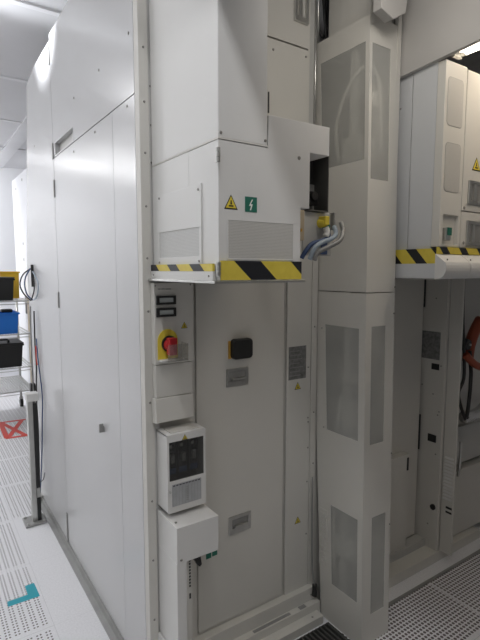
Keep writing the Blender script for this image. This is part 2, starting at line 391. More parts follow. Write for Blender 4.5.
# door
dr = MB().box(0.8615, 1.288, 1.572, 1.592, 0.150, 1.552).build('access_door', M['ivory'], mc, 0.002)
for (xc, zc, s_) in ((1.046, 1.175, 1.0), (1.058, 0.557, 1.05)):
    l = MB().plate(1, 1.566, 1.572, (xc-0.052*s_, xc+0.052*s_), (zc-0.036*s_, zc+0.036*s_), [(xc-0.040, xc+0.040, zc-0.014, zc+0.024)]).build('paddle_latch', M['metal'], dr, 0.001)
    box('latch_cup', M['dull'], dr, xc-0.040, xc+0.040, 1.5705, 1.572, zc-0.014, zc+0.024)
    box('latch_lever', M['metal'], dr, xc-0.030, xc+0.034, 1.556, 1.5695, zc-0.010, zc-0.001, 0.001)
MB().prism(rrect(1.012, 1.106, 1.250, 1.330, 0.016), 1, 1.572, 1.545).build('door_handle', M['black'], dr, 0.004, label='black rounded door handle')
box('handle_back_plate', M['orange'], dr, 1.004, 1.016, 1.567, 1.572, 1.252, 1.322, label='thin faded yellow plate edge')
g_ = box('green_sticker', M['green'], dr, 0.897, 0.921, 1.571, 1.572, 0.452, 0.486)
g_ = box('green_sticker', M['green'], dr, 0.925, 0.949, 1.571, 1.572, 0.455, 0.489)
# right hand service panel
sp_ = MB().box(1.304, 1.440, 1.572, 1.60, 0.0, 1.96).build('service_panel', M['ivory'], mc, 0.0015)
sp2 = MB().box(1.443, 1.475, 1.570, 1.60, 0.0, 1.96).build('service_strip', M['ivory'], mc, 0.0015)
box('corner_filler', M['ivory'], mc, 1.4755, 1.565, 1.575, 1.60, 0.0, 0.93)
box('seam_shadow_strip', M['gasket'], mc, 1.4385, 1.4435, 1.580, 1.59, 0.10, 1.95)
nl = box('nameplate', M['label'], sp_, 1.313, 1.412, 1.571, 1.572, 1.125, 1.270)
m = MB()
for k in range(7): m.box(1.320, 1.320+0.085*random.uniform(0.6, 1), 1.5705, 1.571, 1.140+k*0.018, 1.1435+k*0.018)
m.build('printed_lines', M['dull'], nl)
tri_sign(sp_, 1, 1.572, 1.366, 1.092, 0.036); tri_sign(sp_, 1, 1.572, 1.376, 0.470, 0.036)
screws(mc, 1, 1.572, [(1.426, 1.17), (1.428, 0.94), (1.430, 0.92), (1.43, 0.80), (1.428, 0.64), (1.428, 0.39), (1.43, 0.12)], 0.004)
screws(mc, 1, 1.570, [(1.459, 1.35), (1.461, 0.96), (1.462, 0.72), (1.461, 0.57)], 0.004)
# threshold
m = MB().box(0.776, 1.470, 1.545, 1.580, 0.0, 0.135); m.box(0.776, 1.470, 1.515, 1.545, 0.0, 0.075); m.box(0.776, 1.45, 1.471, 1.515, 0.0, 0.040)
th = m.build('threshold', M['ivory'], mc, 0.002)
box('threshold_slot', M['dull'], th, 1.10, 1.30, 1.522, 1.536, 0.0752, 0.077)
box('threshold_slot', M['dull'], th, 1.355, 1.39, 1.520, 1.538, 0.0752, 0.078)
screws(mc, 2, 0.0405, [(1.40, 1.49)], 0.005)
screws(mc, 1, 1.545, [(1.44, 0.10)], 0.004)

# louvred grommet strip between machine and tower
lv = thing('louvre_strip', (1.49, 1.565, 0.25), 'narrow upright strip of small white ribs beside the tower foot', 'vent')
MB().box(1.4765, 1.4790, 1.485, 1.535, 0.25, 0.52).build('backing', M['ivory'], lv)
m = MB()
for k in range(11): m.box(1.4715, 1.4765, 1.494, 1.526, 0.265+k*0.0225, 0.279+k*0.0225)
m.build('ribs', M['ivory'], lv, 0.001)
cb = MB().tube([(1.452, 1.560, 0.66), (1.454, 1.560, 0.4), (1.456, 1.556, 0.22), (1.455, 1.538, 0.145)], 0.0035).build('drain_cable', M['dull'], None, smooth=True)
tag(cb, 'thin dark drain cable hanging down the service panel beside the tower', 'cable')
cc = MB().tube([(1.455, 1.538, 0.150), (1.452, 1.532, 0.125), (1.447, 1.531, 0.10)], 0.012, 10).build('plug', M['black'], cb, smooth=True)

# ------------------------------------------------------------------ upper cabinet above the seam
uc = thing('upper_cabinet', (0.78, 1.35, 1.953), 'tall plain white upper cabinet stacked on the vented cabinet', 'cabinet')
MB().box(0.692, 0.856, 1.130, 1.565, 1.953, 2.985).build('body', M['white'], uc, 0.003)
box('lower_flange', M['ivory'], uc, 0.6915, 0.858, 1.1285, 1.565, 1.9495, 1.9535)
screws(uc, 1, 1.130, [(0.700, 1.966), (0.849, 1.966)], 0.0045)

# ------------------------------------------------------------------ vented cabinet (between seam and hazard rail)
vc = thing('vented_cabinet', (0.84, 1.35, 1.625), 'white cabinet with two perforated vents, warning stickers and hinges above the striped rail', 'cabinet')
pts = [(0.692, 1.600), (0.985, 1.600), (0.985, 1.788), (1.020, 1.788), (1.020, 1.955), (1.100, 1.955), (1.100, 2.042), (0.862, 2.040), (0.858, 1.948), (0.692, 1.948)]
MB().prism(pts, 1, 1.130, 1.30).build('body', M['white'], vc, 0.0015)
MB().box(0.692, 0.985, 1.300, 1.565, 1.600, 1.948).build('rear_body', M['white'], vc)
side = MB().plate(0, 0.688, 0.692, (1.219, 1.514), (1.617, 1.845), [(1.232, 1.512-0.004, 1.640, 1.724)]).build('side_cover', M['white'], vc, 0.0008)
MB().box(0.6900, 0.6918, 1.230, 1.512, 1.637, 1.727).build('vent_grille', M['vent_side'], side)
MB().plate(1, 1.1285, 1.130, (0.719, 0.959), (1.629, 1.741), [(0.723, 0.955, 1.633, 1.737)]).build('vent_frame', M['white'], vc)
MB().box(0.723, 0.955, 1.1292, 1.1299, 1.633, 1.737).build('vent_grille', M['vent'], vc)
screws(vc, 0, 0.688, [(1.500, 1.836), (1.235, 1.830), (1.505, 1.625), (1.232, 1.626)], 0.004)
screws(vc, 1, 1.130, [(0.976, 1.934), (0.972, 1.612)], 0.006)
tri_sign(vc, 1, 1.130, 0.732, 1.783, 0.044)
gs = box('green_sticker', M['green'], vc, 0.779, 0.820, 1.129, 1.130, 1.763, 1.805)
m = MB().prism([(0.802, 1.798), (0.792, 1.780), (0.799, 1.780), (0.795, 1.768), (0.799, 1.768), (0.805, 1.785), (0.798, 1.785), (0.806, 1.798)], 1, 1.129, 1.1286)
m.build('white_bolt_mark', M['paper'], gs)
for z in (1.905, 1.603):
    hg = MB().box(0.684, 0.690, 1.118, 1.131, z-0.020, z+0.020).build('hinge', M['metal'], vc, 0.0008)
    m = MB()
    for k in range(3): m.disc(0.686, 1.121, z-0.018+k*0.013, 2, 0.006, 0.010)
    m.build('knuckle', M['metal'], hg)
# paper lying on the cabinet step
pl = MB().prism([(0.870, 0), (0.975, 0), (0.975, 0.0015), (0.870, 0.0015)], 1, 1.22, 1.285)
pl.map(lambda c: (c.x, c.y, 2.044+c.z+(c.y-1.22)*0.45))
tag(pl.build('paper_sheet', M['paper']), 'small white paper sheet leaning on the step of the vented cabinet', 'paper')

# ------------------------------------------------------------------ hazard rail under cabinet
hr = thing('guard_rail', (0.83, 1.35, 1.563), 'black and yellow striped guard rail under the left vented cabinet', 'rail')
MB().box(0.668, 0.992, 1.112, 1.561, 1.563, 1.570).build('base_plate', M['metal'], hr, 0.001)
MB().box(0.681, 0.6915, 1.145, 1.561, 1.570, 1.5965).build('side_guard', M['white'], hr, 0.001)
MB().box(0.6945, 0.985, 1.124, 1.160, 1.571, 1.5995).build('front_guard', M['white'], hr, 0.001)
MB().box(0.6805, 0.6878, 1.145, 1.561, 1.5965, 1.6175).build('hazard_tape', hazard('hazard_tape_side', 1, 0.152, -0.702, -1.28, (0.83, 1.35, 1.563), 0.43), hr, label='black and yellow tape on the side')
MB().box(0.6945, 0.985, 1.1225, 1.1275, 1.572, 1.6255).build('hazard_tape', hazard('hazard_tape_front', 0, 0.205, 2.525, 1.1, (0.83, 1.35, 1.563), 0.45), hr, label='black and yellow tape on the front')
screws(hr, 0, 0.681, [(1.54, 1.583), (1.165, 1.583)], 0.003)

# ------------------------------------------------------------------ switch panel
cp = thing('switch_panel', (0.76, 1.545, 1.055), 'slim ivory control panel with two displays and a red rotary switch', 'control panel')
MB().box(0.687, 0.840, 1.530, 1.561, 1.270, 1.556).build('panel', M['ivory'], cp, 0.002)
MB().box(0.690, 0.836, 1.534, 1.561, 1.150, 1.268).build('lower_cover', M['ivory'], cp, 0.002)
MB().prism([(1.522, 1.062), (1.561, 1.055), (1.561, 1.149), (1.528, 1.149)], 0, 0.684, 0.834).build('bottom_box', M['ivory'], cp, 0.003)
for z in (1.496, 1.4535):
    d = MB().plate(1, 1.521, 1.530, (0.693, 0.767), (z-0.0155, z+0.0155), [(0.704, 0.758, z-0.008, z+0.008)]).build('display_bezel', M['black'], cp, 0.001)
    box('display_window', M['display'], d, 0.704, 0.758, 1.526, 1.5299, z-0.008, z+0.008)
m = MB()
for k, (a, b) in enumerate(((0.702, 0.712), (0.714, 0.728), (0.730, 0.752))): m.box(a, b, 1.5293, 1.530, 1.532, 1.5365)
m.build('printed_legend', M['dull'], cp)
screws(cp, 1, 1.530, [(0.692, 1.546), (0.828, 1.548)], 0.0032)
tri_sign(cp, 1, 1.530, 0.802, 1.402, 0.026)
# rotary switch: yellow arch plate, red knob, clear guard
arch = [(0.697, 1.288)]+[(0.735-0.038*math.cos(math.radians(a)), 1.352+0.042*math.sin(math.radians(a))) for a in range(0, 181, 15)]+[(0.773, 1.288)]
yp = MB().prism(arch, 1, 1.530, 1.526).build('switch_plate', M['yellow'], cp, label='yellow arched switch plate')
MB().disc(0.739, 1.526, 1.342, 1, 0.029, -0.006, 24).build('switch_collar', M['black'], yp)
kn = MB().disc(0.737, 1.520, 1.340, 1, 0.022, -0.018, 20, 0.019); kn.box(0.722, 0.752, 1.486, 1.512, 1.306, 1.366)
kn.build('switch_knob', M['red'], yp, 0.002, label='red rotary switch knob')
m = MB().plate(1, 1.478, 1.480, (0.712, 0.790), (1.285, 1.345)); m.box(0.712, 0.790, 1.480, 1.530, 1.285, 1.287); m.box(0.788, 0.790, 1.480, 1.530, 1.285, 1.345)
m.build('switch_guard', M['clear'], yp, label='clear plastic switch guard')
box('guard_foot', M['white'], yp, 0.700, 0.785, 1.500, 1.530, 1.283, 1.289)

cp.location.x -= 0.011

# ------------------------------------------------------------------ breaker box
bb = thing('breaker_box', (0.77, 1.52, 0.741), 'white breaker box with a dark clear window and a printed table', 'electrical box')
MB().plate(1, 1.480, 1.484, (0.693, 0.846), (0.741, 1.026), [(0.700, 0.838, 0.858, 1.000)]).build('front_plate', M['white'], bb)
m = MB().box(0.6925, 0.697, 1.4805, 1.569, 0.741, 1.026); m.box(0.842, 0.8465, 1.4805, 1.569, 0.741, 1.026)
m.box(0.6925, 0.8465, 1.4805, 1.569, 1.022, 1.0265); m.box(0.6925, 0.8465, 1.4805, 1.569, 0.741, 0.745)
m.build('housing', M['white'], bb)
box('interior_back', M['dark'], bb, 0.697, 0.842, 1.545, 1.549, 0.75, 1.02)
for k in range(3):
    x0 = 0.704+k*0.044
    br = box('breaker', M['black'], bb, x0, x0+0.038, 1.510, 1.545, 0.868, 0.990, 0.002, label='black breaker module')
    box('toggle', M['dull'], br, x0+0.012, x0+0.026, 1.498, 1.512, 0.915, 0.945, 0.001)
    box('terminal', M['metal'], br, x0+0.010, x0+0.020, 1.507, 1.511, 0.968, 0.978)
    box('terminal', M['cable_blue'], br, x0+0.004, x0+0.034, 1.506, 1.511, 0.872, 0.892)
box('window_pane', M['pane_dark'], bb, 0.700, 0.838, 1.4815, 1.4835, 0.858, 1.000)
tri_sign(bb, 1, 1.480, 0.762, 1.009, 0.022)
tb = box('printed_table', mat('table_sheet', (0.42, 0.43, 0.44), 0.5, var=0.08, scale=40), bb, 0.709, 0.826, 1.479, 1.480, 0.764, 0.845)
m = MB()
for k in range(10): m.box(0.711+k*0.0125, 0.7118+k*0.0125, 1.4785, 1.479, 0.766, 0.836)
for k in range(8): m.box(0.765, 0.774, 1.4784, 1.479, 0.775+k*0.007, 0.7785+k*0.007)
m.build('table_lines', M['dull'], tb)
m = MB()
for k in range(9): m.box(0.713+k*0.0125, 0.7205+k*0.0125, 1.4784, 1.479, 0.838, 0.842)
m.build('table_heads', M['black'], tb)
MB().disc(0.700, 1.480, 0.822, 1, 0.004, -0.006).build('latch_knob', M['metal'], bb)
box('top_plate', M['ivory'], bb, 0.715, 0.828, 1.497, 1.555, 1.0265, 1.029)

# ------------------------------------------------------------------ cable column under it
cc_ = thing('cable_column', (0.77, 1.49, 0), 'white boxed column with overhanging top on the floor below breaker box', 'enclosure')
MB().box(0.690, 0.856, 1.408, 1.569, 0.590, 0.722).build('top_block', M['white'], cc_, 0.002)
MB().box(0.690, 0.727, 1.410, 1.569, 0.0, 0.590).build('upright', M['white'], cc_, 0.0015)
MB().box(0.7275, 0.762, 1.438, 1.470, 0.0, 0.588).build('inner_channel', M['ivory'], cc_, 0.001)
MB().box(0.768, 0.775, 1.470, 1.569, 0.0, 0.588).build('inner_fin', M['ivory'], cc_)
m = MB()
for k in range(9): m.box(0.7505, 0.7565, 1.4365, 1.438, 0.470+k*0.012, 0.477+k*0.012)
m.box(0.7505, 0.7565, 1.4365, 1.438, 0.425, 0.445)
m.build('connector_slots', M['black'], cc_)
MB().box(0.680, 0.689, 1.300, 1.561, 0.0, 0.245).build('side_ledge', M['white'], cc_, 0.002)
screws(cc_, 1, 1.408, [(0.706, 0.604)], 0.005); screws(cc_, 2, 0.7245, [(0.705, 1.445)], 0.005)
rh = MB().prism([(0.778, 0.573), (0.790, 0.580), (0.803, 0.565), (0.808, 0.532), (0.800, 0.524), (0.790, 0.535), (0.780, 0.556)], 1, 1.445, 1.463)
rh.build('turn_handle', M['black'], cc_, 0.002, label='black turn handle')
box('handle_arm', M['dull'], cc_, 0.785, 0.798, 1.455, 1.50, 0.545, 0.592)

# ------------------------------------------------------------------ windowed tower
tw = thing('windowed_tower', (1.57, 1.44, 0), 'tall off-white corner tower with smoky windows on two faces', 'equipment tower')
def shear(c):
    # the rear edge leans back and the front edge slightly with height
    yf = 1.275+0.016*c.z; yr = 1.52+0.0565*c.z
    s = (c.y-1.275)/(1.52-1.275)
    return (c.x, yf+s*(yr-yf), c.z)
def fy(z, y):  # un-shear: face coordinate for a real y at height z
    yf = 1.275+0.016*z; yr = 1.52+0.0565*z
    return 1.275+(y-yf)/(yr-yf)*(1.52-1.275)
WL = [(fy(2.25, 1.331), fy(2.25, 1.572), 2.030, 2.470), (fy(1.13, 1.327), fy(1.13, 1.515), 0.895, 1.363), (fy(0.38, 1.309), fy(0.38, 1.463), 0.190, 0.557)]
WF = [(1.495, 1.600, 1.955, 2.462), (1.515, 1.600, 0.880, 1.372), (1.536, 1.622, 0.130, 0.562)]
def tower_part(z0, z1, wl, wf, nm):
    m = MB()
    m.plate(0, 1.480, 1.483, (1.275, 1.52), (z0, z1), wl)
    m.plate(1, 1.275, 1.278, (1.4831, 1.655), (z0, z1), wf)
    m.plate(0, 1.652, 1.655, (1.2781, 1.52), (z0, z1))
    m.plate(2, z1-0.003, z1-0.001, (1.4831, 1.652), (1.2781, 1.519))
    m.map(shear)
    return m.build(nm, M['ivory'], tw)
tower_part(0.0, 1.507, WL[1:], WF[1:], 'lower_housing')
tower_part(1.511, 2.560, WL[:1], WF[:1], 'upper_housing')
for w in WL:
    MB().plate(0, 1.4808, 1.4826, (w[0]-0.002, w[1]+0.002), (w[2]-0.002, w[3]+0.002)).map(shear).build('window_pane', M['pane'], tw)
for w in WF:
    MB().plate(1, 1.2758, 1.2774, (w[0]-0.002, w[1]+0.002), (w[2]-0.002, w[3]+0.002)).map(shear).build('window_pane', M['pane'], tw)
MB().box(1.640, 1.660, 1.312, 1.330, 1.52, 2.625).build('rear_post', M['ivory'], tw)
screws(tw, 1, 1.296, [(1.648, 2.24), (1.650, 1.53), (1.650, 1.42)], 0.004)
screws(tw, 1, 1.284, [(1.652-0.004, 0.82), (1.650, 0.50)], 0.004)
screws(tw, 0, 1.480, [(1.62, 2.41), (1.545, 1.345), (1.523, 0.90)], 0.004)
# works inside the tower
MB().box(1.505, 1.535, 1.405, 1.435, 0.06, 2.50).build('lift_rail', M['white'], tw, 0.003)
MB().tube([(1.62, 1.40, 0.06), (1.62, 1.40, 2.50)], 0.010, 8, 0).build('guide_rod', M['metal'], tw, smooth=True)
MB().box(1.56, 1.648, 1.50, 1.515, 0.05, 1.49).build('back_plate', M['dark'], tw)
MB().box(1.56, 1.648, 1.53, 1.545, 1.53, 2.48).build('back_plate', M['dark'], tw)
for z0, z1, y0 in ((0.94, 1.03, 1.37), (1.12, 1.17, 1.36), (2.04, 2.14, 1.37), (0.33, 0.42, 1.36)):
    box('carriage_block', M['white'], tw, 1.50, 1.60, y0, y0+0.10, z0, z1, 0.004)
MB().tube([(1.496, 1.48, 2.05), (1.496, 1.50, 2.18), (1.497, 1.46, 2.30), (1.50, 1.40, 2.37), (1.53, 1.36, 2.40), (1.57, 1.34, 2.33), (1.58, 1.33, 2.05)], 0.008).build('hose', M['paper'], tw, smooth=True)
MB().tube([(1.497, 1.46, 0.25), (1.497, 1.465, 0.6), (1.498, 1.455, 0.95), (1.497, 1.43, 1.08), (1.498, 1.395, 1.10), (1.498, 1.375, 1.02), (1.499, 1.37, 0.7)], 0.006).build('hose', M['paper'], tw, smooth=True)
MB().disc(1.55, 1.36, 2.27, 1, 0.032, -0.03, 20).build('pulley', M['white'], tw)

# set-back housing and duct above the tower
hs = thing('top_housing', (1.56, 1.5, 2.565), 'off-white housing set above the windowed tower at the top edge', 'housing')
MB().prism([(1.515, 2.578), (1.655, 2.578), (1.655, 2.95), (1.515, 2.95)], 1, 1.345, 1.575).build('shell', M['ivory'], hs, 0.003)
dk = MB().prism([(1.435, 2.530), (1.505, 2.512), (1.570, 2.55), (1.583, 2.62), (1.583, 2.995), (1.435, 2.995)], 1, 1.225, 1.265)
dk.map(lambda c: (c.x-(0.0), c.y, c.z))
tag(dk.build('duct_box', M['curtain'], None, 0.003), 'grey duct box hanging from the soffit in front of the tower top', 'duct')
for k, (x, y, z0, r) in enumerate(((1.466, 1.600, 1.97, 0.0065), (1.494, 1.618, 2.562, 0.0075))):
    p = MB().tube([(x, y, z0), (x, y, 2.99)], r, 12, 0).build('conduit_pipe', M['metal'], smooth=True)
    tag(p, ('thin steel conduit pipe nearest the machine front panel, above the tower', 'thicker steel conduit pipe beside the black cables above the tower')[k], 'pipe', 'steel conduit pipes above the tower')
for k, pth in enumerate(([(1.500, 1.665, 2.95), (1.497, 1.66, 2.75), (1.510, 1.65, 2.66), (1.535, 1.64, 2.615), (1.548, 1.64, 2.67), (1.55, 1.645, 2.80), (1.545, 1.66, 2.95)],
                         [(1.508, 1.640, 2.95), (1.508, 1.635, 2.80), (1.520, 1.63, 2.66), (1.530, 1.63, 2.60), (1.5400, 1.63, 2.64), (1.5395, 1.64, 2.95)])):
    p = MB().tube([(a+0.012, b-0.015*k, c) for a, b, c in pth], 0.0055).build('looped_cable', M['black'], smooth=True)
    tag(p, ('wider black cable loop hanging above the tower beside pipes', 'narrower black cable loop hanging above the tower beside pipes')[k], 'cable', 'black cable loops above the tower')

# ------------------------------------------------------------------ junction box and coloured plugs between cabinet and tower
jb = thing('junction_box', (1.17, 1.27, 1.80), 'open dark junction box between vented cabinet and tower', 'junction box')
m = MB().plate(1, 1.33, 1.334, (1.126, 1.216), (1.805, 1.995)); m.box(1.123, 1.127, 1.25, 1.334, 1.805, 1.995); m.box(1.2135, 1.217, 1.25, 1.334, 1.805, 1.995)
m.box(1.123, 1.217, 1.25, 1.334, 1.802, 1.806); m.box(1.123, 1.217, 1.25, 1.334, 1.994, 1.998)
m.build('housing', M['dark'], jb)
box('inner_plate', M['dull'], jb, 1.165, 1.212, 1.318, 1.33, 1.808, 1.905)
m = MB().disc(1.178, 1.30, 1.858, 1, 0.020, -0.025, 14, 0.015); m.box(1.160, 1.200, 1.285, 1.318, 1.828, 1.862)
m.build('connector', M['black'], jb, 0.002, label='black connector')
box('inner_clip', M['black'], jb, 1.130, 1.150, 1.30, 1.32, 1.828, 1.836)
bk = thing('bracket_plate', (1.15, 1.27, 1.65), 'beige and grey bracket plate below the dark junction box', 'bracket')
box('plate', M['grey'], bk, 1.112, 1.245, 1.262, 1.270, 1.650, 1.800, 0.002)
box('beige_tab', M['beige'], bk, 1.080, 1.112, 1.255, 1.270, 1.700, 1.802, 0.002, label='beige tab')
box('orange_dot', M['orange'], bk, 1.094, 1.101, 1.2535, 1.255, 1.730, 1.740)
box('end_clip', M['dull'], bk, 1.240, 1.248, 1.245, 1.270, 1.742, 1.802, 0.001)
yk = thing('yellow_plug', (1.19, 1.24, 1.745), 'yellow cable plug with white boot in front of the bracket plate', 'plug')
m = MB().disc(1.190, 1.262, 1.763, 1, 0.017, -0.03, 14, 0.013); m.box(1.180, 1.20, 1.225, 1.26, 1.755, 1.785)
m.build('shell', M['yellow'], yk, 0.002)
MB().disc(1.205, 1.258, 1.752, 1, 0.011, -0.02, 12).build('centre', M['green'], yk)
MB().tube([(1.196, 1.24, 1.748), (1.200, 1.236, 1.730), (1.192, 1.235, 1.715)], 0.011).build('boot', M['paper'], yk, smooth=True)
cols = [('cable_blue', [(1.215, 1.25, 1.745), (1.205, 1.235, 1.715), (1.175, 1.235, 1.700), (1.140, 1.245, 1.690), (1.115, 1.25, 1.665), (1.105, 1.26, 1.640)], 'dark blue cable curving across the bracket plate under yellow plug'),
        ('cable_pale', [(1.230, 1.25, 1.752), (1.222, 1.232, 1.725), (1.195, 1.228, 1.706), (1.165, 1.235, 1.696), (1.13, 1.24, 1.675), (1.118, 1.25, 1.635)], 'pale blue tube curving across the bracket plate under yellow plug'),
        ('dull', [(1.240, 1.245, 1.765), (1.238, 1.232, 1.730), (1.215, 1.225, 1.700), (1.18, 1.235, 1.680), (1.14, 1.25, 1.66), (1.128, 1.255, 1.632)], 'grey cable curving lowest across the bracket plate')]
for k, (mk, p, lb) in enumerate(cols):
    p = [(x, y-0.017*k, z) for x, y, z in p]
    tag(MB().tube(p, 0.008, 10).build('plug_cable', M[mk], smooth=True), lb, 'cable', 'cables over the bracket plate')
box('dark_block', M['cable_blue'], bk, 1.195, 1.222, 1.256, 1.262, 1.655, 1.700)

# ------------------------------------------------------------------ second module: upper cabinet
vb = thing('right_cabinet', (2.1, 1.4, 1.62), 'cream cabinet under the lit tube with rounded perforated windows', 'cabinet')
MB().box(1.700, 3.3, 1.165, 1.90, 1.60, 2.386).build('body', M['ivory'], vb)
MB().box(1.692, 1.699, 1.165, 1.272, 1.60, 2.386).build('side_panel', M['blue_grey'], vb, 0.001)
MB().box(1.694, 1.6995, 1.277, 1.90, 1.60, 2.386).build('side_panel', M['blue_grey'], vb, 0.001)
pn = MB().plate(1, 1.130, 1.164, (1.692, 1.832), (1.69, 2.384), [(1.716, 1.815, 1.700, 1.815)]).build('front_panel', M['ivory'], vb, 0.002)
for z0, z1 in ((2.152, 2.325), (1.905, 2.085)):
    MB().prism(rrect(1.708, 1.812, z0-0.003, z1+0.003, 0.018), 1, 1.1295, 1.1305).build('window_rim', M['dull'], pn)
    MB().prism(rrect(1.7095, 1.8105, z0-0.001, z1+0.001, 0.017), 1, 1.1285, 1.1300).build('perforated_window', M['vent'], pn)
rc = MB().box(1.716, 1.815, 1.145, 1.150, 1.700, 1.815).build('recess_back', M['ivory'], vb)
dv = MB().box(1.722, 1.757, 1.120, 1.145, 1.715, 1.765).build('panel_meter', M['metal'], vb, 0.002)
box('meter_screen', M['green'], dv, 1.730, 1.757, 1.118, 1.1205, 1.735, 1.765)
for z0, z1 in ((1.838, 2.378), (1.69, 1.834)):
    MB().box(1.836, 2.60, 1.130, 1.164, z0, z1).build('cabinet_door', M['ivory'], vb, 0.002)
for z0, z1 in ((1.868, 1.960), (1.700, 1.800)):
    f = MB().plate(1, 1.122, 1.130, (1.872, 1.99), (z0, z1), [(1.888, 1.975, z0+0.014, z1-0.014)]).build('handle_frame', M['metal'], vb, 0.002)
    box('handle_cup', M['dull'], f, 1.888, 1.975, 1.127, 1.1299, z0+0.014, z1-0.014)
    box('handle_bar', M['metal'], f, 1.905, 1.920, 1.118, 1.127, z0+0.014, z1-0.014, 0.001)
screws(vb, 1, 1.130, [(1.853, 1.850), (1.860, 1.710)], 0.007)
tri_sign(vb, 1, 1.130, 1.925, 2.025, 0.06)
# guard rail of second module
gr = thing('guard_rail', (2.1, 1.3, 1.563), 'rounded white guard rail with striped tape under the right cabinet', 'rail')
MB().box(1.676, 1.691, 1.1305, 1.56, 1.567, 1.625).build('side_guard', M['blue_grey'], gr, 0.002)
MB().box(1.678, 1.691, 1.1305, 1.56, 1.6255, 1.684).build('hazard_tape', hazard('hazard_tape_right_side', 1, 0.118, -0.2945, -0.9, (2.1, 1.3, 1.563), 0.42), gr)
prof = [(1.13, 1.565)]+[(1.118-0.038*math.sin(math.radians(a)), 1.608-0.043*math.cos(math.radians(a))) for a in range(0, 121, 15)]+[(1.128, 1.662), (1.13, 1.662)]
for x0, x1 in ((1.672, 1.838), (1.841, 2.32)):
    MB().prism(prof, 0, x0, x1).build('rounded_guard', M['white'], gr, 0.002, smooth=False)
MB().box(1.678, 2.30, 1.1235, 1.1295, 1.6625, 1.689).build('hazard_tape', hazard('hazard_tape_right_front', 0, 0.130, 3.377, 1.0, (2.1, 1.3, 1.563), 0.38), gr)
box('base_plate', M['dull'], gr, 1.676, 2.4, 1.128, 1.56, 1.563, 1.567)
screws(gr, 1, 1.091, [(1.692, 1.640), (1.850, 1.640)], 0.004)

# ------------------------------------------------------------------ second module: lower part
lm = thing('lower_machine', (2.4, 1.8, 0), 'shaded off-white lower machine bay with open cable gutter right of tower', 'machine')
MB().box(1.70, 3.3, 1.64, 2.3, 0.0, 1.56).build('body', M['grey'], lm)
MB().box(2.02, 2.283, 1.60, 1.638, 0.10, 1.56).build('door_panel', M['ivory'], lm, 0.002)
MB().box(1.70, 2.015, 1.60, 1.638, 0.0, 1.56).build('front_panel', M['ivory'], lm, 0.002)
box('hinge_bar', M['black'], lm, 2.284, 2.292, 1.596, 1.62, 0.60, 0.80)
box('hinge_bar', M['black'], lm, 2.284, 2.292, 1.596, 1.62, 1.40, 1.55)
MB().box(1.98, 2.145, 1.555, 1.598, 0.0, 0.62).build('kick_cover', M['ivory'], lm, 0.002)
box('cover_slot', M['black'], lm, 2.128, 2.140, 1.552, 1.556, 0.53, 0.60)
s2 = MB().box(2.298, 2.32, 1.470, 1.638, 0.0, 1.56).build('side_panel', M['ivory'], lm, 0.002)
box('nameplate', M['label'], s2, 2.2965, 2.2982, 1.500, 1.612, 1.120, 1.270)
box('rating_sticker', M['black'], s2, 2.2965, 2.2982, 1.500, 1.546, 1.065, 1.098)
box('socket', M['black'], s2, 2.292, 2.2985, 1.500, 1.548, 0.665, 0.705)
screws(lm, 0, 2.298, [(1.60, 0.97), (1.53, 0.93), (1.535, 1.45), (1.49, 1.09), (1.497, 0.82), (1.49, 0.84), (1.50, 0.60), (1.53, 0.19)], 0.0045)
MB().disc(2.298, 1.50, 0.30, 0, 0.016, -0.008, 12).build('hole_plug', M['black'], s2)
s3 = MB().box(2.322, 2.335, 1.398, 1.469, 0.056, 1.56).build('side_panel', M['ivory'], lm, 0.002)
for k in range(13):
    m = MB().prism([(2.322, 0.0), (2.322, 0.012), (2.315, 0.002)], 1, 1.406, 1.458)
    zz = 0.36+k*0.019
    m.map(lambda c: (c.x, c.y, c.z+zz)).build('louvre', M['white'], s3)
box('vent_slot', M['black'], s3, 2.3205, 2.3225, 1.405, 1.44, 0.287, 0.298)
box('vent_slot', M['black'], s3, 2.3205, 2.3225, 1.405, 1.44, 0.312, 0.324)
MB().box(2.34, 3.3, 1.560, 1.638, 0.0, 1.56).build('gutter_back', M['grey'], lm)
MB().box(2.44, 3.2, 1.500, 1.56, 0.06, 0.45).build('gutter_cover', M['ivory'], lm, 0.003)
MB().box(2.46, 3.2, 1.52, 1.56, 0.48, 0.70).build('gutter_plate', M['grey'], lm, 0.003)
MB().box(1.70, 2.72, 1.46, 1.598, 0.0, 0.055).build('plinth', M['ivory'], lm, 0.002)
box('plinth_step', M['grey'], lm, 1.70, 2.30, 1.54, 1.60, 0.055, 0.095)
# gutter contents
cabs = [('black', 0.0085, [(2.372, 1.43, 1.555), (2.376, 1.43, 1.42), (2.386, 1.43, 1.31), (2.41, 1.43, 1.15), (2.418, 1.43, 1.02), (2.376, 1.43, 0.950), (2.394, 1.43, 0.885), (2.450, 1.43, 0.787)], 'thick black cable hanging down the left of the gutter'),
        ('black', 0.010, [(2.497, 1.45, 1.16), (2.492, 1.44, 1.09), (2.486, 1.43, 1.03), (2.480, 1.43, 0.89), (2.463, 1.43, 0.787)], 'short black cable rising to the orange tube in the gutter'),
        ('cable_orange', 0.004, [(2.385, 1.50, 1.50), (2.378, 1.50, 1.40), (2.388, 1.50, 1.28), (2.41, 1.50, 1.20)], 'thin red-brown cable at the upper left of the gutter'),
        ('dull', 0.004, [(2.42, 1.52, 1.50), (2.43, 1.52, 1.35), (2.425, 1.52, 1.22)], 'thin grey cable hanging at the top of the gutter'),
        ('cable_orange', 0.030, [(2.66, 1.49, 1.32), (2.60, 1.49, 1.25), (2.56, 1.49, 1.17), (2.55, 1.49, 1.09)], 'thick orange tube bending in the gutter'),
        ('cable_orange', 0.020, [(2.68, 1.41, 1.02), (2.60, 1.41, 1.055), (2.50, 1.41, 1.085), (2.43, 1.41, 1.125), (2.395, 1.41, 1.150)], 'thinner orange tube below the thick one in gutter')]
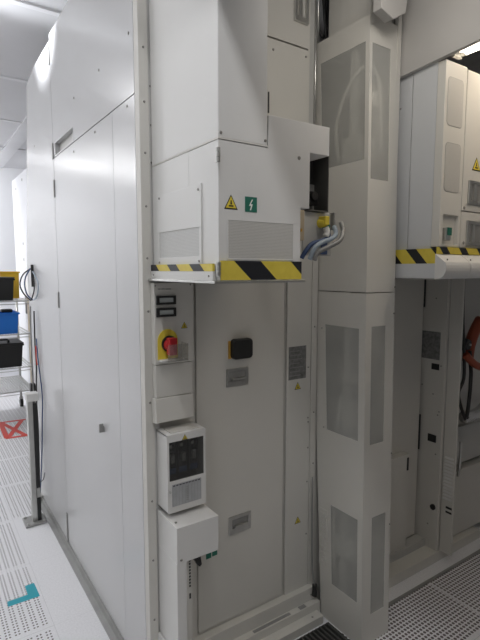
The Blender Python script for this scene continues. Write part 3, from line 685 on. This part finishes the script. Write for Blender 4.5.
for mk, r, p, lb in cabs:
    tag(MB().tube(p, r, 10).build('gutter_cable' if mk != 'cable_orange' else 'orange_tube', M[mk], smooth=True), lb, 'cable' if mk != 'cable_orange' else 'tube')
vl = thing('valve', (2.45, 1.43, 1.19), 'round dark valve with a bright metal centre beside orange tubes', 'valve')
MB().disc(2.450, 1.47, 1.20, 1, 0.036, -0.04, 18, 0.028).build('valve_body', M['black'], vl)
MB().disc(2.454, 1.43, 1.20, 1, 0.006, -0.01, 12).build('centre_pin', M['metal'], vl)
fd = MB().tube([(2.51, 1.475, 0.775), (2.58, 1.465, 0.775), (2.66, 1.46, 0.79), (2.76, 1.47, 0.83)], 0.034, 16, 6).build('foil_duct', M['foil'], smooth=True)
tag(fd, 'silver foil duct lying across the lower gutter at the right edge', 'duct')
tp = MB().tube([(2.435, 1.44, 0.66), (2.44, 1.44, 0.60), (2.435, 1.44, 0.52), (2.44, 1.45, 0.46)], 0.008).build('fitting', M['metal'], smooth=True)
tag(tp, 'small metal fitting beside the foil duct in the gutter', 'fitting')

# tube lamp over the right cabinet
lp = thing('tube_lamp', (1.95, 0.75, 2.51), 'lit bare fluorescent tube lamp over the right cabinet at top right', 'lamp')
for dx in (-0.018, 0.022):
    MB().tube([(1.95+dx, 0.22, 2.512), (1.95+dx, 1.225, 2.512)], 0.0135, 14, 0).build('tube', M['tube'], lp, smooth=True)
    MB().disc(1.95+dx, 1.225, 2.512, 1, 0.0155, 0.022, 14).build('end_cap', M['white'], lp)
box('reflector', M['white'], lp, 1.915, 1.990, 0.20, 1.26, 2.532, 2.545, 0.002)
box('socket', M['white'], lp, 1.925, 1.980, 1.247, 1.262, 2.490, 2.532, 0.003)
box('housing', M['grey'], lp, 1.93, 1.975, 0.22, 1.24, 2.545, 2.58, 0.003)
for y in (0.40, 1.05): MB().tube([(1.952, y, 2.58), (1.952, y, 2.80)], 0.006, 8, 0).build('hanger_rod', M['metal'], lp)

# floor strip gap cover
tag(MB().box(1.665, 2.75, 1.375, 1.392, 0.0, 0.004).build('floor_edge_strip', M['dull']), 'thin dark metal edge strip along the perforated floor right of tower', 'floor strip')

gt = thing('floor_shade_slats', (1.17, 1.2, 0), 'dark slatted sheet standing in for floor shade in front of the door threshold beside the tower foot', 'floor shade')
MB().box(0.90, 1.472, 0.95, 1.462, 0.0, 0.003).build('pan', M['black'], gt)  # dark pan and bars added to imitate shade on the perforated floor
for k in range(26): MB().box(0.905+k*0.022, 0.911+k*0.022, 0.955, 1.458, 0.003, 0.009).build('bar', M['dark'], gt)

# ------------------------------------------------------------------ aisle side
def tape(pts, m, name, lb, cat):
    return tag(MB().prism(pts, 2, 0.0002, 0.0012).build(name, m), lb, cat)
tape([(0.277, 2.391), (0.420, 2.388), (0.416, 2.510), (0.372, 2.510), (0.372, 2.432), (0.279, 2.432)], M['tape_teal'], 'floor_tape', 'teal L-shaped tape mark on the perforated floor tiles', 'tape')
def tape_line(a, b, w):
    a, b = Vector(a), Vector(b); d = (b-a).normalized(); n = Vector((-d.y, d.x))*w/2
    return [tuple(a+n), tuple(b+n), tuple(b-n), tuple(a-n)]
m = MB(); zz = 0.0002
for a, b in (((0.50, 5.50), (0.90, 5.46)), ((0.63, 4.93), (0.91, 4.90)), ((0.66, 5.48), (0.80, 4.93)), ((0.655, 5.50), (0.640, 4.93)), ((0.66, 4.95), (0.86, 5.45))):
    m.prism(tape_line(a, b, 0.045), 2, zz, zz+0.0008); zz += 0.0009
tag(m.build('floor_tape', M['tape_red']), 'red crossed tape outline on the floor under the cart', 'tape')

ps = thing('post_stand', (0.553, 3.155, 0), 'short black and silver upright post on a metal floor plate', 'post')
box('base_plate', M['dull'], ps, 0.482, 0.606, 3.09, 3.22, 0.0, 0.014, 0.003)
MB().box(0.530, 0.560, 3.13, 3.18, 0.014, 0.79).build('post_tube', M['metal'], ps, 0.002)
MB().box(0.560, 0.582, 3.125, 3.182, 0.014, 0.775).build('post_insert', M['black'], ps, 0.002)
box('post_bracket', M['metal'], ps, 0.560, 0.580, 3.118, 3.126, 0.17, 0.23)
box('top_cap', M['white'], ps, 0.525, 0.594, 3.12, 3.19, 0.79, 0.84, 0.004)
for x, y in ((0.497, 3.105), (0.594, 3.105), (0.497, 3.205), (0.594, 3.205)):
    MB().disc(x, y, 0.014, 2, 0.008, 0.008, 8).build('anchor_bolt', M['metal'], ps)

# cables on the far end of the machine
hk = MB().box(0.634, 0.652, 3.395, 3.405, 1.49, 1.635)
tag(hk.build('cable_hook', M['gasket'], None, 0.001), 'dark upright cable hook on the far end of the machine side', 'hook')
loops = [('black', 0.0045, [(0.63, 3.49, 1.62), (0.585, 3.50, 1.575), (0.565, 3.50, 1.50), (0.585, 3.50, 1.43), (0.625, 3.49, 1.375)], 'left black cable loop hanging from the cable hook'),
         ('cable_blue', 0.0045, [(0.63, 3.48, 1.625), (0.600, 3.49, 1.56), (0.592, 3.49, 1.49), (0.605, 3.49, 1.42), (0.635, 3.48, 1.38)], 'dark blue inner cable loop hanging from the cable hook'),
         ('black', 0.004, [(0.632, 3.47, 1.62), (0.640, 3.46, 1.55), (0.642, 3.45, 1.47), (0.630, 3.47, 1.40), (0.622, 3.48, 1.375)], 'short black cable loop against the white machine side'),
         ('cable_pale', 0.004, [(0.634, 3.44, 1.60), (0.643, 3.36, 1.54), (0.643, 3.33, 1.48), (0.640, 3.38, 1.41), (0.635, 3.46, 1.38)], 'pale blue thin tube loop against the white machine side')]
for mk, r, p, lb in loops:
    p = [(x, y-0.095, 1.50+(z-1.5)*0.85+0.005) for x, y, z in p]
    tag(MB().tube(p, r).build('cable_loop', M[mk], smooth=True), lb, 'cable', 'cable loops on the hook')
drops = [('black', 0.006, [(0.640, 3.47, 1.33), (0.636, 3.46, 1.1), (0.640, 3.47, 0.95), (0.630, 3.46, 0.75), (0.63, 3.45, 0.5), (0.62, 3.44, 0.08)], 'black cable running down the far end of the machine side to the floor'),
         ('cable_blue', 0.005, [(0.642, 3.44, 1.15), (0.640, 3.40, 1.0), (0.643, 3.34, 0.8), (0.64, 3.36, 0.6), (0.635, 3.40, 0.35), (0.62, 3.42, 0.10)], 'dark blue cable bowing out down the far machine side'),
         ('dull', 0.006, [(0.625, 3.50, 1.36), (0.62, 3.50, 1.1), (0.618, 3.49, 0.8), (0.622, 3.49, 0.4), (0.615, 3.48, 0.06)], 'grey cable running down behind the black one at machine end'),
         ('tape_red', 0.005, [(0.640, 3.455, 1.10), (0.638, 3.45, 1.02), (0.643, 3.455, 0.97)], 'short red cable piece among cables at machine end')]
for mk, r, p, lb in drops:
    p = [(x-0.002, y-0.09, z) for x, y, z in p]
    tag(MB().tube(p, r*0.75).build('hanging_cable', M[mk], smooth=True), lb, 'cable', 'cables down the machine end')
for z, lb in ((0.72, 'upper black power adapter on the cables at machine end'), (0.40, 'lower black power adapter on the cables near the floor')):
    tag(MB().box(0.600, 0.632, 3.40, 3.44, z, z+0.12).build('power_adapter', M['black'], None, 0.004), lb, 'adapter', 'black power adapters at the machine end')
tag(MB().tube([(0.605, 3.27, 0.20), (0.625, 3.24, 0.23), (0.630, 3.22, 0.28)], 0.003).build('loose_wire', M['black'], smooth=True), 'short loose black wire end behind the post', 'wire')

# wire cart
ct = thing('wire_cart', (0.65, 5.6, 0), 'chrome wire shelf cart on casters with four shelves of bins', 'cart')
for x in (0.36, 0.955):
    for y in (5.22, 6.02):
        MB().tube([(x, y, 0.10), (x, y, 1.36)], 0.013, 10, 0).build('upright', M['metal'], ct, smooth=True)
        cs = MB().disc(x-0.015, y, 0.05, 0, 0.05, 0.03, 18).build('caster', M['black'], ct)
        box('caster_fork', M['metal'], cs, x-0.02, x+0.02, y-0.02, y+0.02, 0.085, 0.12)
for z in (0.37, 0.615, 0.955, 1.29):
    m = MB()
    for a, b in (((0.36, 5.22), (0.955, 5.22)), ((0.36, 6.02), (0.955, 6.02)), ((0.36, 5.22), (0.36, 6.02)), ((0.955, 5.22), (0.955, 6.02))):
        m.tube([(a[0], a[1], z), (b[0], b[1], z)], 0.006, 6, 0); m.tube([(a[0], a[1], z-0.03), (b[0], b[1], z-0.03)], 0.004, 6, 0)
    for k in range(24):
        x = 0.38+k*0.0245; m.tube([(x, 5.22, z), (x, 6.02, z)], 0.0028 if z > 0.4 else 0.009, 5, 0)
    m.build('shelf', M['metal'], ct)
def bin_(name, x0, x1, y0, y1, z0, z1, mk, lb, lid=None):
    t_ = 0.006; k = 0.93
    b = thing(name, ((x0+x1)/2, (y0+y1)/2, z0), lb, 'bin' if name == 'storage_bin' else 'case')
    cx, cy = (x0+x1)/2, (y0+y1)/2
    m = MB().box(x0, x1, y0, y1, z0, z0+t_)
    m.box(x0, x0+t_, y0, y1, z0+t_, z1); m.box(x1-t_, x1, y0, y1, z0+t_, z1); m.box(x0+t_, x1-t_, y0, y0+t_, z0+t_, z1); m.box(x0+t_, x1-t_, y1-t_, y1, z0+t_, z1)
    m.map(lambda c: (cx+(c.x-cx)*(k+(1-k)*(c.z-z0)/(z1-z0)), cy+(c.y-cy)*(k+(1-k)*(c.z-z0)/(z1-z0)), c.z))
    m.build('shell', M[mk], b, 0.002)
    MB().plate(2, z1-0.018, z1-0.002, (x0-0.010, x1+0.010), (y0-0.010, y1+0.010), [(x0-0.0005, x1+0.0005, y0-0.0005, y1+0.0005)]).build('rim', M[mk], b, 0.002)
    if lid: box('lid', M[lid], b, x0-0.008, x1+0.008, y0-0.008, y1+0.008, z1-0.001, z1+0.014, 0.003); 
    return b
bin_('storage_bin', 0.42, 0.815, 5.24, 5.56, 1.297, 1.515, 'black', 'black storage bin on the top shelf of the cart', 'black')
bin_('storage_bin', 0.74, 0.925, 5.60, 5.77, 1.297, 1.585, 'bin_yellow', 'yellow storage bin behind the black bin on top shelf')
bin_('storage_bin', 0.40, 0.845, 5.24, 5.60, 0.962, 1.175, 'blue', 'blue storage bin on the second shelf of the cart')
bc = bin_('tool_case', 0.40, 0.870, 5.24, 5.60, 0.622, 0.855, 'black', 'black lidded tool case on the third shelf of cart', 'black')
MB().tube([(0.56, 5.3, 0.868), (0.56, 5.3, 0.90), (0.74, 5.3, 0.90), (0.74, 5.3, 0.868)], 0.010, 8, 2).build('handle', M['black'], bc)
tag(MB().box(0.70, 0.80, 5.30, 5.40, 1.1755, 1.205).build('black_pouch', M['black'], None, 0.006), 'small black pouch lying on top of the blue bin', 'pouch')

# cabinet beyond the cart and slot on far wall
fc = thing('far_cabinet', (1.6, 5.8, 0), 'white cabinet far down the aisle just past the machine end', 'cabinet')
MB().box(1.05, 2.4, 5.0, 6.55, 0.0, 2.68).build('body', M['room'], fc, 0.003)
screws(fc, 0, 1.05, [(6.3, 2.55), (5.9, 2.60), (6.0, 1.9), (6.0, 1.72)], 0.018)
box('foot_panel', M['beige'], fc, 1.044, 1.05, 5.02, 5.9, 0.3, 1.28, label='tan lower panel')
box('edge_cover', M['dull'], fc, 1.040, 1.05, 5.95, 6.0, 1.1, 1.3)
ws = MB().box(1.235, 1.262, 7.385, 7.40, 2.27, 2.57).build('wall_bar', M['black'], None, 0.003)
tag(ws, 'dark vertical bar handle mounted on the far white wall', 'handle')
